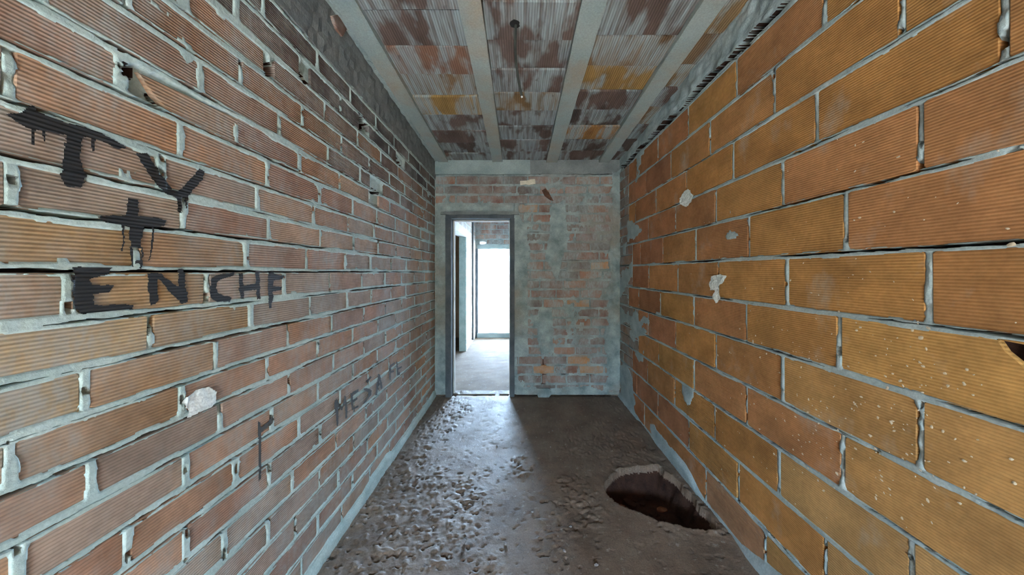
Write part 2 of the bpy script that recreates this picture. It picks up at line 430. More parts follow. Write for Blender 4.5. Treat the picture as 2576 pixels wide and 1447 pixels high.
U, V = np.meshgrid(ul, vl, indexing='ij')
Hl, outL = wall_height(U, V, bedL, rowsL, 3, -0.0040, smear=0.76, crackp=0.30, bedw=0.0072, headw=0.007)
# cement skirting smeared along the floor
base = sstep(0.0, 0.05, 0.085+0.05*(fbm(U*3.5, V*5, 61, 3)-0.5)*2-V)
Hl = np.where(base > 0.02, np.maximum(Hl, -0.004+base*0.016+0.006*(fbm(U*18, V*18, 62)-0.5)), Hl)
for hp in holesL: Hl[inside(hp, U+(fbm(U*60, V*60, 71)-0.5)*0.02, V+(fbm(U*60, V*60, 72)-0.5)*0.02)] = -0.085
wall_left = struct(grid_mesh('wall_left', np.stack([XL+Hl, U, V], -1)[:, ::-1], M['mortar_left']))
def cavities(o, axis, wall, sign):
    """pockets show the dark clay of the hollow bricks; mortar cracks take it as painted shade"""
    o.data.materials.append(M['clay_crack_shade'])
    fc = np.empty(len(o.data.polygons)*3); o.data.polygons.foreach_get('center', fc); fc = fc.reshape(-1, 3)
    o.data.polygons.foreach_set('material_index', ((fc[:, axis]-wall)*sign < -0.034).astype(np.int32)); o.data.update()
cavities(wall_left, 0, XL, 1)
nomL = (0.275, 0.091)
varL = [brick_mesh('brick_left', jit_outline(*nomL, 0.0016), M['brick_left'], tow_left) for _ in range(10)]
palL = [(0.42,0.245,0.155),(0.40,0.255,0.18),(0.36,0.265,0.205),(0.43,0.235,0.13),(0.42,0.28,0.19),(0.37,0.21,0.14),(0.37,0.285,0.22)]
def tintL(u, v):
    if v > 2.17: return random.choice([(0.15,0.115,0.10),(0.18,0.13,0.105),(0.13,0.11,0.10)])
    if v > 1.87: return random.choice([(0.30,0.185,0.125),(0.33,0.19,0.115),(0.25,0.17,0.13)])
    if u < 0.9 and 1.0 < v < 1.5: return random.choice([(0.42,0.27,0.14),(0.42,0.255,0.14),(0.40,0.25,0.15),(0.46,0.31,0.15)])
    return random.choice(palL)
placeL = lambda u, v, n: (XL+n, u, v)
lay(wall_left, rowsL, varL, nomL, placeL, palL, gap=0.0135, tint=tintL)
# trim the bricks that border the broken-out pockets
for o in list(wall_left.children):
    u, v = o.location.y, o.location.z
    if 1.772 < v < 1.872 and 0.70 < u < 0.95:
        C.objects.unlink(o); bpy.data.objects.remove(o)
for hp in holesL[2:]:
    hu0, hu1 = min(p[0] for p in hp), max(p[0] for p in hp); hv = sum(p[1] for p in hp)/len(hp); hc = (hu0+hu1)/2
    for o in wall_left.children:
        if not o.name.startswith('brick') or abs(o.location.z-hv) > 0.055: continue
        l = nomL[0]*o.scale.y; a, b = o.location.y-l/2, o.location.y+l/2
        if hu1 < a or hu0 > b: continue
        if hc-a < b-hc: a = hu1-0.004
        else: b = hu0+0.004
        if b-a < 0.03: continue
        o.location.y = (a+b)/2; o.scale.y = (b-a)/nomL[0]
pts = [on_left(*p) for p in ((349,182),(600,300),(596,366),(424,282),(385,240))]
me = brick_mesh('brick_broken', pts[::-1], M['brick_left'], tow_left, depth=0.013, cham=0.003)
b_ = link(bpy.data.objects.new('brick', me), wall_left); b_.location = (XL, 0, 0); b_.color = (0.42,0.26,0.16,1)

# ------------------------------------------------------------------ RIGHT WALL
LR = 0.4165
bedR = [-0.19, 0.01, 0.212, 0.415, 0.6176, 0.815, 1.02, 1.215, 1.424, 1.633, 1.83, 2.03, 2.235, 2.44, 2.64]
XN = lambda *p: [F*XR/(x-VX) for x in sorted(p, reverse=True)]
rowsR_meas = [[0.6], XN(1621, 1776), XN(1655, 1733, 1857, 2075), XN(1629, 1697, 1797.5, 1959, 2293.5), XN(1657, 1745.5, 1877, 2119),
     XN(1630.6, 1699.6, 1800, 1969, 2315.6), XN(1661, 1745.5, 1877, 2111), XN(1632, 1705.6, 1807, 1979, 2335), XN(1667, 1750, 1883, 2127.6),
     XN(1630.6, 1699.6, 1800, 1969, 2315.6), XN(1650, 1726, 1843.5, 2053, 2525.7), XN(1624.6, 1687.5, 1785.5, 1948, 2268.6),
     XN(1655, 1731, 1852.5, 2074), [0.62]]
rowsR = []
TOOTH = 2.86
for i, m_ in enumerate(rowsR_meas):
    js = extend(m_, LR, U0, TOOTH+random.choice([-0.14, 0.0, 0.10]))
    rowsR.append((bedR[i], bedR[i+1], js))
ur = usamples(U0, YF+0.01, 0.0052); vr = vsamples(bedR, 2.70, 0.0105)
vr = np.unique(np.concatenate([vr, np.arange(2.445, 2.53, 0.003)]))
U, V = np.meshgrid(ur, vr, indexing='ij')
Hr, outR = wall_height(U, V, bedR, [(a, b, js+[YF+0.2]) for a, b, js in rowsR], 41, 0.0030, smear=0.93, crackp=0.38, bedw=0.0078, headw=0.0076)
base = sstep(0.0, 0.06, 0.075+0.09*(fbm(U*2.5, V*4, 161, 3)-0.5)*2-V)
Hr = np.where(base > 0.02, np.maximum(Hr, -0.004+base*0.020+0.006*(fbm(U*18, V*18, 162)-0.5)), Hr)
patch = fbm(U*2.6, V*3.4, 171, 4)-0.80+0.20*sstep(2.2, 2.9, U)+0.05*sstep(0.5, 0.1, V)*sstep(1.2, 2.0, U)
Hr = np.where(patch > 0, np.maximum(Hr, np.minimum(0.0028, patch*0.04)+0.002*(fbm(U*50, V*60, 172)-0.5)), Hr)
# open crack under the roof slab, running the length of the wall
gz = 2.478+0.022*(fbm(U*6, V*0, 181, 4)-0.5)*2
Hr = np.where(V > gz, -0.004+0.030*(fbm(U*16, V*22, 183)-0.42), Hr)
Hr = np.where(np.abs(V-gz-0.006*(fbm(U*25, V*0, 185, 2)-0.5)) < 0.007+0.017*sstep(0.35, 0.65, fbm(U*5, V*0+3, 182, 3)), -0.098, Hr)
hole_r = [on_right(*p) for p in ((2514,858),(2560,864),(2640,880),(2640,990),(2590,935),(2562,908),(2532,884))]
Hr[inside(hole_r, U, V)] = -0.10
Hr[(U < 0.674) & (U > 0.60) & (V > 1.10) & (V < 1.208)] = -0.10
wall_right = struct(grid_mesh('wall_right', np.stack([XR-Hr, U, V], -1), M['mortar_right']))
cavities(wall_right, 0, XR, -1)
nomR = (0.405, 0.192)
varR = [brick_mesh('brick_right', jit_outline(*nomR, 0.0014), M['brick_right'], tow_right) for _ in range(8)]
palR = [(0.42,0.21,0.068),(0.40,0.20,0.075),(0.43,0.225,0.075),(0.39,0.19,0.08)]
def tintR(u, v):
    if v < 0.30 and u > 1.2: return random.choice([(0.40,0.17,0.075),(0.36,0.20,0.11),(0.43,0.20,0.08)])
    if u > 2.1: return random.choice([(0.42,0.19,0.085),(0.38,0.17,0.085),(0.44,0.21,0.08)])
    if u < 1.2 and v < 1.2: return random.choice([(0.43,0.245,0.09),(0.41,0.23,0.085),(0.43,0.26,0.105)])
    return random.choice(palR)
placeR = lambda u, v, n: (XR-n, u, v)
rowsR_lay = [(a, b if b < 2.6 else 2.49, js) for a, b, js in rowsR[1:-1]]
lay(wall_right, rowsR_lay, varR, nomR, placeR, palR, gap=0.0145, tint=tintR)
# brick with a hole broken through its shell
for o in list(wall_right.children):
    if 1.02 < o.location.z < 1.215 and 0.70 < o.location.y < 0.90:
        a = o.location.y-0.5*0.405*o.scale.y; b = o.location.y+0.5*0.405*o.scale.y
        C.objects.unlink(o); bpy.data.objects.remove(o)
        hp = hole_r
        ol = [(b, 1.026), (b, 1.209), (hp[0][0]-0.005, 1.209), (hp[0][0], hp[0][1]), hp[6], hp[5], hp[4], hp[3], (a, hp[3][1]), (a, 1.026)]
        me = brick_mesh('brick_broken', ol, M['brick_right'], tow_right, depth=0.011, cham=0.002)
        n_ = link(bpy.data.objects.new('brick', me), wall_right); n_.location = (XR, 0, 0); n_.color = (0.49,0.275,0.09,1)
        me = brick_mesh('brick_shell', [(a, hp[2][1]), (hp[0][0]-0.002, hp[0][1]+0.002), (hp[0][0]-0.006, 1.209), (a, 1.209)], M['brick_right'], tow_right, depth=0.011, cham=0.001)
        n_ = link(bpy.data.objects.new('brick', me), wall_right); n_.location = (XR, 0, 0); n_.color = (0.49,0.275,0.09,1)
# small bricks toothed into the far end of the right wall
varS = [brick_mesh('brick_tooth', jit_outline(0.24, 0.094, 0.003), M['brick_far'], tow_right) for _ in range(5)]
zt = 0.01; i = 0
palF = [(0.27,0.15,0.10),(0.30,0.16,0.10),(0.24,0.17,0.13),(0.33,0.17,0.09),(0.22,0.17,0.14)]
while zt < 2.42:
    ri = max(j for j in range(len(bedR)-1) if bedR[j] <= zt+0.05); st = rowsR[ri][2][-1]
    js = [st]
    off = 0.12 if i % 2 else 0.24
    while js[-1]+off < YF-0.03: js.append(js[-1]+off); off = 0.245
    js.append(YF)
    if js[-1]-js[-2] < 0.05 and len(js) > 2: js.pop(-2)
    lay(wall_right, [(zt, zt+0.1015, js)], varS, (0.24, 0.094), placeR, palF, gap=0.013)
    zt += 0.1015; i += 1

# ------------------------------------------------------------------ FAR WALL with the doorway
DX0, DX1, DZ = -0.80, -0.055, 1.985        # rough opening
bedF = [0.035+0.1035*i for i in range(24)]
bedF = [z for z in bedF if z < 2.46]
rowsF = []
for i in range(len(bedF)-1):
    ph = random.uniform(-0.03, 0.03)+(0.131 if i % 2 else 0)
    js = [-1.2+ph+0.262*j+random.uniform(-0.012, 0.012) for j in range(11)]
    rowsF.append((bedF[i], bedF[i+1], js))
uf = np.arange(XL-0.02, XR+0.03, 0.0075); vf = vsamples(bedF, 2.62, 0.012)
uf = np.sort(np.concatenate([uf, [DX0, DX1]])); vf = np.sort(np.concatenate([vf, [DZ]]))
U, V = np.meshgrid(uf, vf, indexing='ij')
Hf, outF = wall_height(U, V, bedF, rowsF, 83, -0.004, smear=0.62, crackp=0.62, lump=0.8)
def blob(poly, amt, s, wob=0.05):
    global Hf
    Un = U+(fbm(U*9, V*9, s)-0.5)*2*wob; Vn = V+(fbm(U*9, V*9, s+1)-0.5)*2*wob
    mk = inside(poly, Un, Vn)
    Hf = np.where(mk, np.maximum(Hf, amt*(0.25+1.2*np.abs(fbm(U*18, V*18, s+2)-0.35)+0.35*fbm(U*45, V*45, s+3))), Hf)
def PF(*p): return [on_far(*q) for q in p]
blob([(XR-0.16, 0.05), (XR+0.03, 0.05), (XR+0.03, 2.45), (XR-0.09, 2.45), (XR-0.10, 1.5)], 0.034, 201, 0.06)    # cement heaped in the corner
blob(PF((1380,520),(1425,500),(1430,600),(1415,640),(1400,720),(1372,650),(1382,580)), 0.007, 211, 0.03)
blob(PF((1355,770),(1385,775),(1395,830),(1385,880),(1362,900),(1350,850)), 0.006, 221, 0.02)
blob(PF((1285,540),(1325,540),(1330,900),(1290,900)), 0.004, 231, 0.02)
blob(PF((1297,968),(1355,975),(1355,1000),(1297,1000)), 0.010, 241, 0.01)
blob(PF((1385,978),(1480,970),(1520,985),(1520,1000),(1385,1000)), 0.010, 251, 0.01)
blob([(XL-0.02, 0.0), (DX0+0.01, 0.0), (DX0+0.01, DZ), (XL-0.02, DZ)], 0.006, 261, 0.0)                               # rendered strip left of the frame
blob([(XL-0.02, DZ-0.01), (0.0, DZ-0.01), (0.0, 2.10), (XL-0.02, 2.10)], 0.007, 271, 0.012)                          # lintel
for poly, dp in ((PF((1362,905),(1374,905),(1372,970),(1362,970)), -0.035), (PF((1411,938),(1430,939),(1429,944),(1412,943)), -0.05), (PF((1475,941),(1493,942),(1490,946),(1476,945)), -0.05),
                 (PF((1306,470),(1318,468),(1320,500),(1316,560),(1308,540)), -0.016), (PF((1512,762),(1520,758),(1518,775),(1511,772)), -0.05), (PF((1296,935),(1308,930),(1315,938),(1300,942)), -0.03),
                 (PF((1212,455),(1306,452),(1306,458),(1230,458)), -0.03), (PF((1120,443),(1380,443),(1375,447),(1120,447)), -0.03)):
    Hf[inside(poly, U, V)] = dp
cu = (U[:-1, :-1]+U[1:, 1:])/2; cv = (V[:-1, :-1]+V[1:, 1:])/2
keep = ~((cu > DX0) & (cu < DX1) & (cv < DZ))
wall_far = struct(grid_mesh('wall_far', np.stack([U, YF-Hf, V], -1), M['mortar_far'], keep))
nomF = (0.252, 0.0935)
varF = [brick_mesh('brick_far', jit_outline(*nomF, 0.003), M['brick_far'], tow_far) for _ in range(8)]
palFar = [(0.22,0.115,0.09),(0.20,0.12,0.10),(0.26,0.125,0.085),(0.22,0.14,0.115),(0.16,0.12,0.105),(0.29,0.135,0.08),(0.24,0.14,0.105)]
placeF = lambda u, v, n: (u, YF-n, v)
def clip(js, lo, hi):
    r = [lo]+[j for j in js if lo+0.05 < j < hi-0.05]+[hi]; return r
layF = []
for (a, b, js) in rowsF:
    if b > 2.43: continue
    if a > 2.06: layF.append((a, b, clip(js, XL, XR)))
    else: layF.append((a, b, clip(js, DX1+0.03, XR-0.02)))
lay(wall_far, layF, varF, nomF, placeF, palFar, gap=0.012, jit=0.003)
for o in wall_far.children:         # a few cleaner orange bricks
    for (px, py) in ((1150,507),(1333,531),(1435,915),(1480,1160/4.256+680),(1500,673),(1390,938),(1510,938),(1470,770),(1490,815)):
        u, v = on_far(px, py)
        if abs(o.location.x-u) < 0.11 and abs(o.location.z-v) < 0.045: o.color = (0.42, 0.20, 0.085, 1)
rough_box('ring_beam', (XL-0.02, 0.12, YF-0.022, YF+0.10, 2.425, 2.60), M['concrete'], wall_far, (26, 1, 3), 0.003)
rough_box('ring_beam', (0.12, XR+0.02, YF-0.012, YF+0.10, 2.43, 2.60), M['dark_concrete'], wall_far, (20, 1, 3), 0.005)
# brown scar and its loose lip of render
def slab(name, poly, m, parent, th=0.012, n0=-0.004, amp=0.002):
    n = len(poly); V_ = [(p[0], YF-n0-th+random.uniform(-amp, amp), p[1]) for p in poly]+[(p[0], YF-n0, p[1]) for p in poly]
    Fc = [tuple(range(n)), tuple(range(2*n-1, n-1, -1))]+[(i, (i+1) % n, (i+1) % n+n, i+n) for i in range(n)]
    return mesh_obj(name, V_, Fc, m, parent)
slab('exposed_patch', PF((1363,480),(1372,474),(1380,484),(1392,506),(1384,504),(1370,494)), M['rust'], wall_far, 0.006, 0.003)
slab('conduit_stub', PF((1365,905),(1370,905),(1369,972),(1364,972)), M['rust'], wall_far, 0.010, -0.025)
slab('cement_foot', PF((1352,975),(1382,976),(1386,990),(1378,1000),(1355,1000),(1351,990)), M['mortar_far'], wall_far, 0.03, 0.0)
# pale broken brick end sticking out below the ring beam
chip = slab('pale_brick_end', PF((1308,456),(1325,455),(1334,452),(1346,451),(1347,463),(1330,466),(1322,464),(1309,467)), M['chip'], wall_far, 0.030, -0.02, 0.004)

# door frame: two posts, head and the long head board above it
fr = bpy.data.objects.new('door_1', None); C.objects.link(fr); struct(fr)
rough_box('door_post', (DX0, DX0+0.062, YF-0.030, YF+0.12, 0.0, DZ-0.035), M['frame'], fr, (1, 1, 18), 0.0012)
rough_box('door_post', (DX1-0.045, DX1+0.004, YF-0.018, YF+0.12, 0.0, DZ-0.035), M['frame'], fr, (1, 1, 18), 0.0012)
rough_box('door_head', (DX0, DX1, YF-0.026, YF+0.12, DZ-0.04, DZ), M['frame'], fr, (12, 1, 1), 0.0012)
rough_box('head_board', (DX0-0.05, DX1+0.055, YF-0.040, YF+0.02, DZ, DZ+0.032), M['dark_concrete'], fr, (16, 1, 1), 0.004)
boxes('stop_strip', [(DX0+0.062, DX0+0.076, YF+0.075, YF+0.12, 0, DZ-0.04), (DX1-0.055, DX1-0.045, YF+0.075, YF+0.12, 0, DZ-0.04), (DX0+0.062, DX1-0.045, YF+0.075, YF+0.12, DZ-0.056, DZ-0.04)], M['wall_pale'], fr)

# ------------------------------------------------------------------ CEILING
ceiling = struct(boxes('ceiling', [(XL-0.15, XR+0.15, YB-0.1, YF+0.1, 2.86, 2.95)], M['dark_concrete']))
SL = math.atan(-0.044)
def ceil_part(name, x0, x1, y0, y1, low, m, seg, amp, th=0.08):
    """piece hung under the sloping slab; low = how far below the tile plane"""
    o = rough_box(name, (x0, x1, y0, y1, -low, th-low), m, ceiling, seg, amp)
    me = o.data
    co = np.empty(len(me.vertices)*3); me.vertices.foreach_get('co', co); co = co.reshape(-1, 3)
    co[:, 2] += ceil_z(co[:, 1]); me.vertices.foreach_set('co', co.ravel()); me.update(); return o
JO = [(-0.880, -0.772), (-0.289, -0.179), (0.297, 0.415), (0.866, 0.98)]
for i, (a, b) in enumerate(JO):
    ceil_part('joist', a, b, 0.35, YF-0.01, 0.022, M['joist'], (2, 60, 2), 0.0016, 0.12)
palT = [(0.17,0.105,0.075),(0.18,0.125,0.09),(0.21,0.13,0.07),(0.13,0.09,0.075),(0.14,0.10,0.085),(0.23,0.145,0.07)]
def tiles(x0, x1, joints):
    for a, b in zip(joints[:-1], joints[1:]):
        o = ceil_part('ceiling_tile', x0+0.002, x1-0.002, a+0.005, b-0.005, random.uniform(-0.010, 0.004), M['tile'], (2, 1, 1), 0.002, 0.06)
        c = random.choice(palT); k = 1.0
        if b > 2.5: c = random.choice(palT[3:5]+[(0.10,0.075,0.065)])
        o.color = (*c, 1)
def tj(first, n_back=5): 
    js = list(first)
    while js[0] > 0.5: js.insert(0, js[0]-0.226)
    while js[-1] < YF-0.06: js.append(js[-1]+0.228)
    js[-1] = YF; return js
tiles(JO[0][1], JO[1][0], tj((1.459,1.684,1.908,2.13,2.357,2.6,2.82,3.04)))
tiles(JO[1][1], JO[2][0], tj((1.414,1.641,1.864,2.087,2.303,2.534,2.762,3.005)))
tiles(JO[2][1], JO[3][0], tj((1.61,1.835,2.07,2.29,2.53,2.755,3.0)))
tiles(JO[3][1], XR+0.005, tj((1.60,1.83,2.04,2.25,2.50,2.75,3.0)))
for o in ceiling.children:             # the three conspicuous ochre tiles
    if o.name.startswith('ceiling_tile'):
        x = sum(v.co.x for v in o.data.vertices)/len(o.data.vertices); y = sum(v.co.y for v in o.data.vertices)/len(o.data.vertices)
        for (tx, ty, c) in ((-0.5,2.24,(0.34,0.21,0.075)), (0.65,1.95,(0.33,0.20,0.07)), (0.65,2.64,(0.33,0.17,0.06)), (-0.5,1.8,(0.22,0.12,0.08))):
            if abs(x-tx) < 0.25 and abs(y-ty) < 0.11: o.color = (*c, 1)
# cement and edge beam filling the strip between joist and left wall
ceil_part('edge_filling', XL-0.02, JO[0][0]+0.004, 0.35, YF-0.01, 0.016, M['concrete'], (4, 90, 2), 0.006, 0.12)
rough_box('edge_beam', (XL-0.10, XL+0.006, 0.35, YF, 2.380, 2.72), M['dark_concrete'], wall_left, (2, 90, 10), 0.004)
me = brick_mesh('brick_stub', [on_left(*p) for p in ((828,40),(860,33),(884,58),(868,68),(853,92),(838,72))][::-1], M['brick_left'], tow_left, depth=0.03, cham=0.003)
n_ = link(bpy.data.objects.new('brick', me), wall_left); n_.location = (XL+0.018, 0, 0); n_.color = (0.24, 0.14, 0.10, 1)
# hanging cable and the dark disc that stands for its hole
hx, hy = -0.023, 1.532; hz = ceil_z(hy)
def tube(name, pts, r, m, parent=None, sides=8, rads=None, ends=True):
    V_, Fc = [], []; n = len(pts)
    for i, p in enumerate(pts):
        a = np.array(pts[max(0, i-1)]); b = np.array(pts[min(n-1, i+1)]); d = (b-a)/np.linalg.norm(b-a)
        s = np.cross(d, (0.0, 1.0, 0.0)) if abs(d[1]) < 0.9 else np.cross(d, (1.0, 0, 0)); s /= np.linalg.norm(s); t2 = np.cross(d, s)
        rr = rads[i] if rads else r
        for k in range(sides):
            an = 2*math.pi*k/sides; V_.append(tuple(np.array(p)+rr*(math.cos(an)*s+math.sin(an)*t2)))
    for i in range(n-1):
        for k in range(sides):
            k2 = (k+1) % sides; Fc.append((i*sides+k, i*sides+k2, (i+1)*sides+k2, (i+1)*sides+k))
    if ends: Fc += [tuple(range(sides-1, -1, -1)), tuple(range((n-1)*sides, n*sides))]
    return mesh_obj(name, V_, Fc, m, parent, smooth=True)
cab = bpy.data.objects.new('hanging_cable', None); C.objects.link(cab); cab.location = (0, 0, 0)
tag(cab, 'grey cable hanging from a dark hole in the tiled ceiling', 'cable')
pts = []
for i in range(22):
    t_ = i/21; z = hz+0.03-t_*0.415
    pts.append((hx+0.008-0.010*math.sin(t_*3.0)+0.030*t_**2, hy+0.010*math.sin(t_*4), z))
tube('sheath', pts, 0.0066, M['cable'], cab)
tube('bare_tip', [pts[-1], (pts[-1][0]+0.001, pts[-1][1], pts[-1][2]-0.006)], 0.0050, M['plaster'], cab)
ring = [(hx+0.0265*math.cos(a)*random.uniform(.8,1.15), hy+0.024*math.sin(a)*random.uniform(.8,1.15)) for a in np.linspace(0, 2*math.pi, 15)[:-1]]
V_ = [(x, y, ceil_z(y)-0.0085) for x, y in ring]+[(hx+(x-hx)*.9, hy+(y-hy)*.9, ceil_z(y)+0.0) for x, y in ring]
n = len(ring)
hole_m, t_, b_ = mat('hole_shade'); b_.inputs['Base Color'].default_value = (0.006, 0.005, 0.005, 1); b_.inputs['Roughness'].default_value = 1
mesh_obj('hole_shade_disc', V_, [tuple(range(n))]+[(i, i+n, (i+1) % n+n, (i+1) % n) for i in range(n)], hole_m, ceiling)  # flat near-black disc, paints the shaded inside of the hole

# ------------------------------------------------------------------ FLOOR
hole_f = [on_floor(*p) for p in ((1520,1215),(1530,1203),(1560,1185),(1600,1176),(1650,1174),(1680,1190),(1705,1215),(1735,1245),(1770,1285),(1806,1332),(1760,1334),(1700,1326),(1640,1302),(1590,1285),(1560,1272),(1530,1245))]
uf = np.linspace(XL-0.03, XR+0.02, 330)
yy = [0.95]
while yy[-1] < YF+0.14: yy.append(yy[-1]+max(0.0032, 0.0019*yy[-1]**2))
vf = np.array(yy); U, V = np.meshgrid(uf, vf, indexing='ij')
Z = 0.010*(fbm(U*1.6, V*1.6, 301, 3)-0.5)+0.0025*(fbm(U*25, V*25, 302, 4)-0.5)
spall = sstep(0.47, 0.60, fbm(U*2.6+3, V*1.7, 303, 4)+0.09*sstep(0.35, -0.3, U)*sstep(2.9, 2.0, V))
rough_ = fbm(U*52, V*52, 304, 2); flake = sstep(0.42, 0.56, rough_)
Z = Z+spall*(0.0018*flake+0.003*(fbm(U*30, V*30, 314, 3)-0.5)+0.005*sstep(0.66, 0.74, fbm(U*34, V*34, 315, 2)))
pit = fbm(U*36, V*36, 305, 2); Z = Z-0.008*sstep(0.70, 0.76, pit)*(0.25+0.75*spall)
wu = U+(fbm(U*14, V*14, 306)-0.5)*0.05; wv = V+(fbm(U*14, V*14, 307)-0.5)*0.05
pm = inside(hole_f, wu, wv)
dist = np.full(U.shape, 9.0)
for i in range(len(hole_f)):
    (ax, ay), (bx, by) = hole_f[i-1], hole_f[i]; L2 = (bx-ax)**2+(by-ay)**2
    tt = np.clip(((wu-ax)*(bx-ax)+(wv-ay)*(by-ay))/L2, 0, 1)
    dist = np.minimum(dist, np.hypot(wu-ax-tt*(bx-ax), wv-ay-tt*(by-ay)))
cxh, cyh = 0.82, 1.80
bowl = -0.03*(dist > 0.002)-0.125*sstep(0.004, 0.060, dist)+0.035*(fbm(U*20, V*20, 308, 4)-0.5)*sstep(0.02, 0.06, dist)
Z = np.where(pm, bowl, Z+0.016*np.exp(-dist/0.035)*fbm(U*26, V*26, 309))
Z = np.where((np.abs(V-(YF+0.028+0.008*(fbm(U*6, V*0, 310)-0.5))) < 0.007), -0.02, Z)      # gap at the threshold
floor = struct(grid_mesh('floor', np.stack([U, V, Z], -1), M['floor']))
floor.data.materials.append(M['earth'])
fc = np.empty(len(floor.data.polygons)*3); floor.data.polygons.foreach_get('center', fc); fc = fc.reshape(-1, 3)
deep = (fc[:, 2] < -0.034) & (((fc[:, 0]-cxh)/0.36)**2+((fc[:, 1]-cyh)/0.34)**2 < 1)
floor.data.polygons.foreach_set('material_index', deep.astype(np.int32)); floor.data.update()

# ------------------------------------------------------------------ PAINTED LETTERS (thin skins lying on the left wall)
def skin(name, polys, m, wallx, sign, parent, Hgrid, th=0.0016, wob=0.004, step=0.0018, seed=0, lump=0.0, streak=True):
    us = [p[0] for q in polys for p in q]; vs2 = [p[1] for q in polys for p in q]
    u = np.arange(min(us)-0.01, max(us)+0.01, step); v = np.arange(min(vs2)-0.01, max(vs2)+0.01, step)
    A, B = np.meshgrid(u, v, indexing='ij')
    An = A+(fbm(A*40, B*160 if streak else B*60, seed, 3)-0.5)*2*wob; Bn = B+(fbm(A*60, B*60, seed+3, 3)-0.5)*2*wob*0.7
    mk = np.zeros(A.shape, bool)
    for q in polys:
        thin = 0.25 if max(p[0] for p in q)-min(p[0] for p in q) < 0.016 else 1.0
        mk |= inside(q, A+(An-A)*thin, B+(Bn-B)*thin)
    gu, gv, gh = Hgrid
    iu = np.clip(np.searchsorted(gu, A), 0, len(gu)-1); iv = np.clip(np.searchsorted(gv, B), 0, len(gv)-1)
    hh = np.maximum(gh[iu, iv], 0.0016); hh = np.minimum(hh, 0.008)+th
    if lump: hh = hh+lump*fbm(A*45, B*45, seed+8)
    keep = mk[:-1, :-1] & mk[1:, 1:] & mk[1:, :-1] & mk[:-1, 1:]
    if not keep.any(): return None
    P = np.stack([wallx+sign*hh, A, B], -1)
    if sign > 0: P = P[:, ::-1]; keep = keep[:, ::-1]
    return grid_mesh(name, P, m, keep, parent)
HL = (ul, vl, Hl)
def L_(*polys): return [[on_left(*p) for p in q] for q in polys]
def Z7(*q): return [(600+x/3.617, 700+y/3.617) for x, y in q]
letters = [
 ('letter_t', L_([(10,288),(50,283),(60,262),(82,266),(88,282),(150,303),(230,325),(318,372),(300,379),(240,352),(215,346),(60,324),(40,310)],
                 [(158,335),(206,338),(200,400),(213,440),(205,472),(160,472),(147,440),(155,400)], [(71,318),(87,318),(84,366),(75,366)], [(100,322),(115,322),(112,356),(103,356)], [(222,342),(239,342),(234,382),(226,382)])),
 ('letter_y', L_([(336,383),(366,383),(380,405),(402,440),(412,450),(432,478),(441,480),(455,472),(480,445),(497,423),(512,430),(507,455),(490,475),(472,492),(467,522),(462,525),(459,498),(455,500),(454,537),(444,537),(440,500),(410,487),(378,450),(350,405)])),
 ('plus_sign', L_([(240,546),(255,540),(300,542),(392,545),(416,554),(414,568),(385,573),(300,568),(260,559)], [(315,496),(346,500),(348,548),(314,548)], [(317,566),(357,570),(353,624),(324,624)],
                  [(321,620),(331,620),(333,655),(332,674),(328,674)], [(349,620),(357,620),(356,668),(348,684),(345,664),(333,664),(333,655),(350,655)], [(300,566),(310,568),(311,610),(306,634),(299,634),(304,605)], [(377,570),(385,570),(383,620),(374,657),(369,657),(376,620)])),
 ('letter_e', L_([(172,690),(217,690),(227,715),(232,745),(234,765),(234,787),(205,792),(185,777),(175,740)], [(171,670),(277,674),(273,691),(225,702),(215,706),(190,702)], [(222,716),(284,717),(276,735),(228,744)], [(180,768),(334,765),(334,777),(240,787),(200,792)])),
 ('letter_n', L_([(365,688),(396,686),(396,730),(398,757),(387,767),(373,769),(369,740)], [(385,688),(404,688),(440,718),(470,733),(472,757),(460,765),(440,752),(415,727)], [(442,676),(461,678),(466,720),(470,760),(455,767),(447,762),(445,720)])),
 ('letter_c', L_([(530,697),(555,688),(588,684),(585,693),(560,702),(545,707),(543,730),(550,739),(583,749),(574,759),(545,760),(528,752),(523,735),(528,710)])),
 ('letter_h', L_([(597,688),(609,686),(612,752),(603,752),(599,735)], [(597,719),(647,713),(647,730),(599,734)], [(639,681),(651,681),(654,752),(643,754)])),
 ('letter_f', L_([(671,686),(686,684),(685,745),(681,776),(674,776),(672,745)], [(684,689),(712,693),(710,703),(686,706)], [(683,719),(708,721),(706,731),(684,734)])),
]
for i, (nm, polys) in enumerate(letters):
    o = skin('graffiti_'+nm, polys, M['paint'], XL, 1, wall_left, HL, seed=400+i*9)
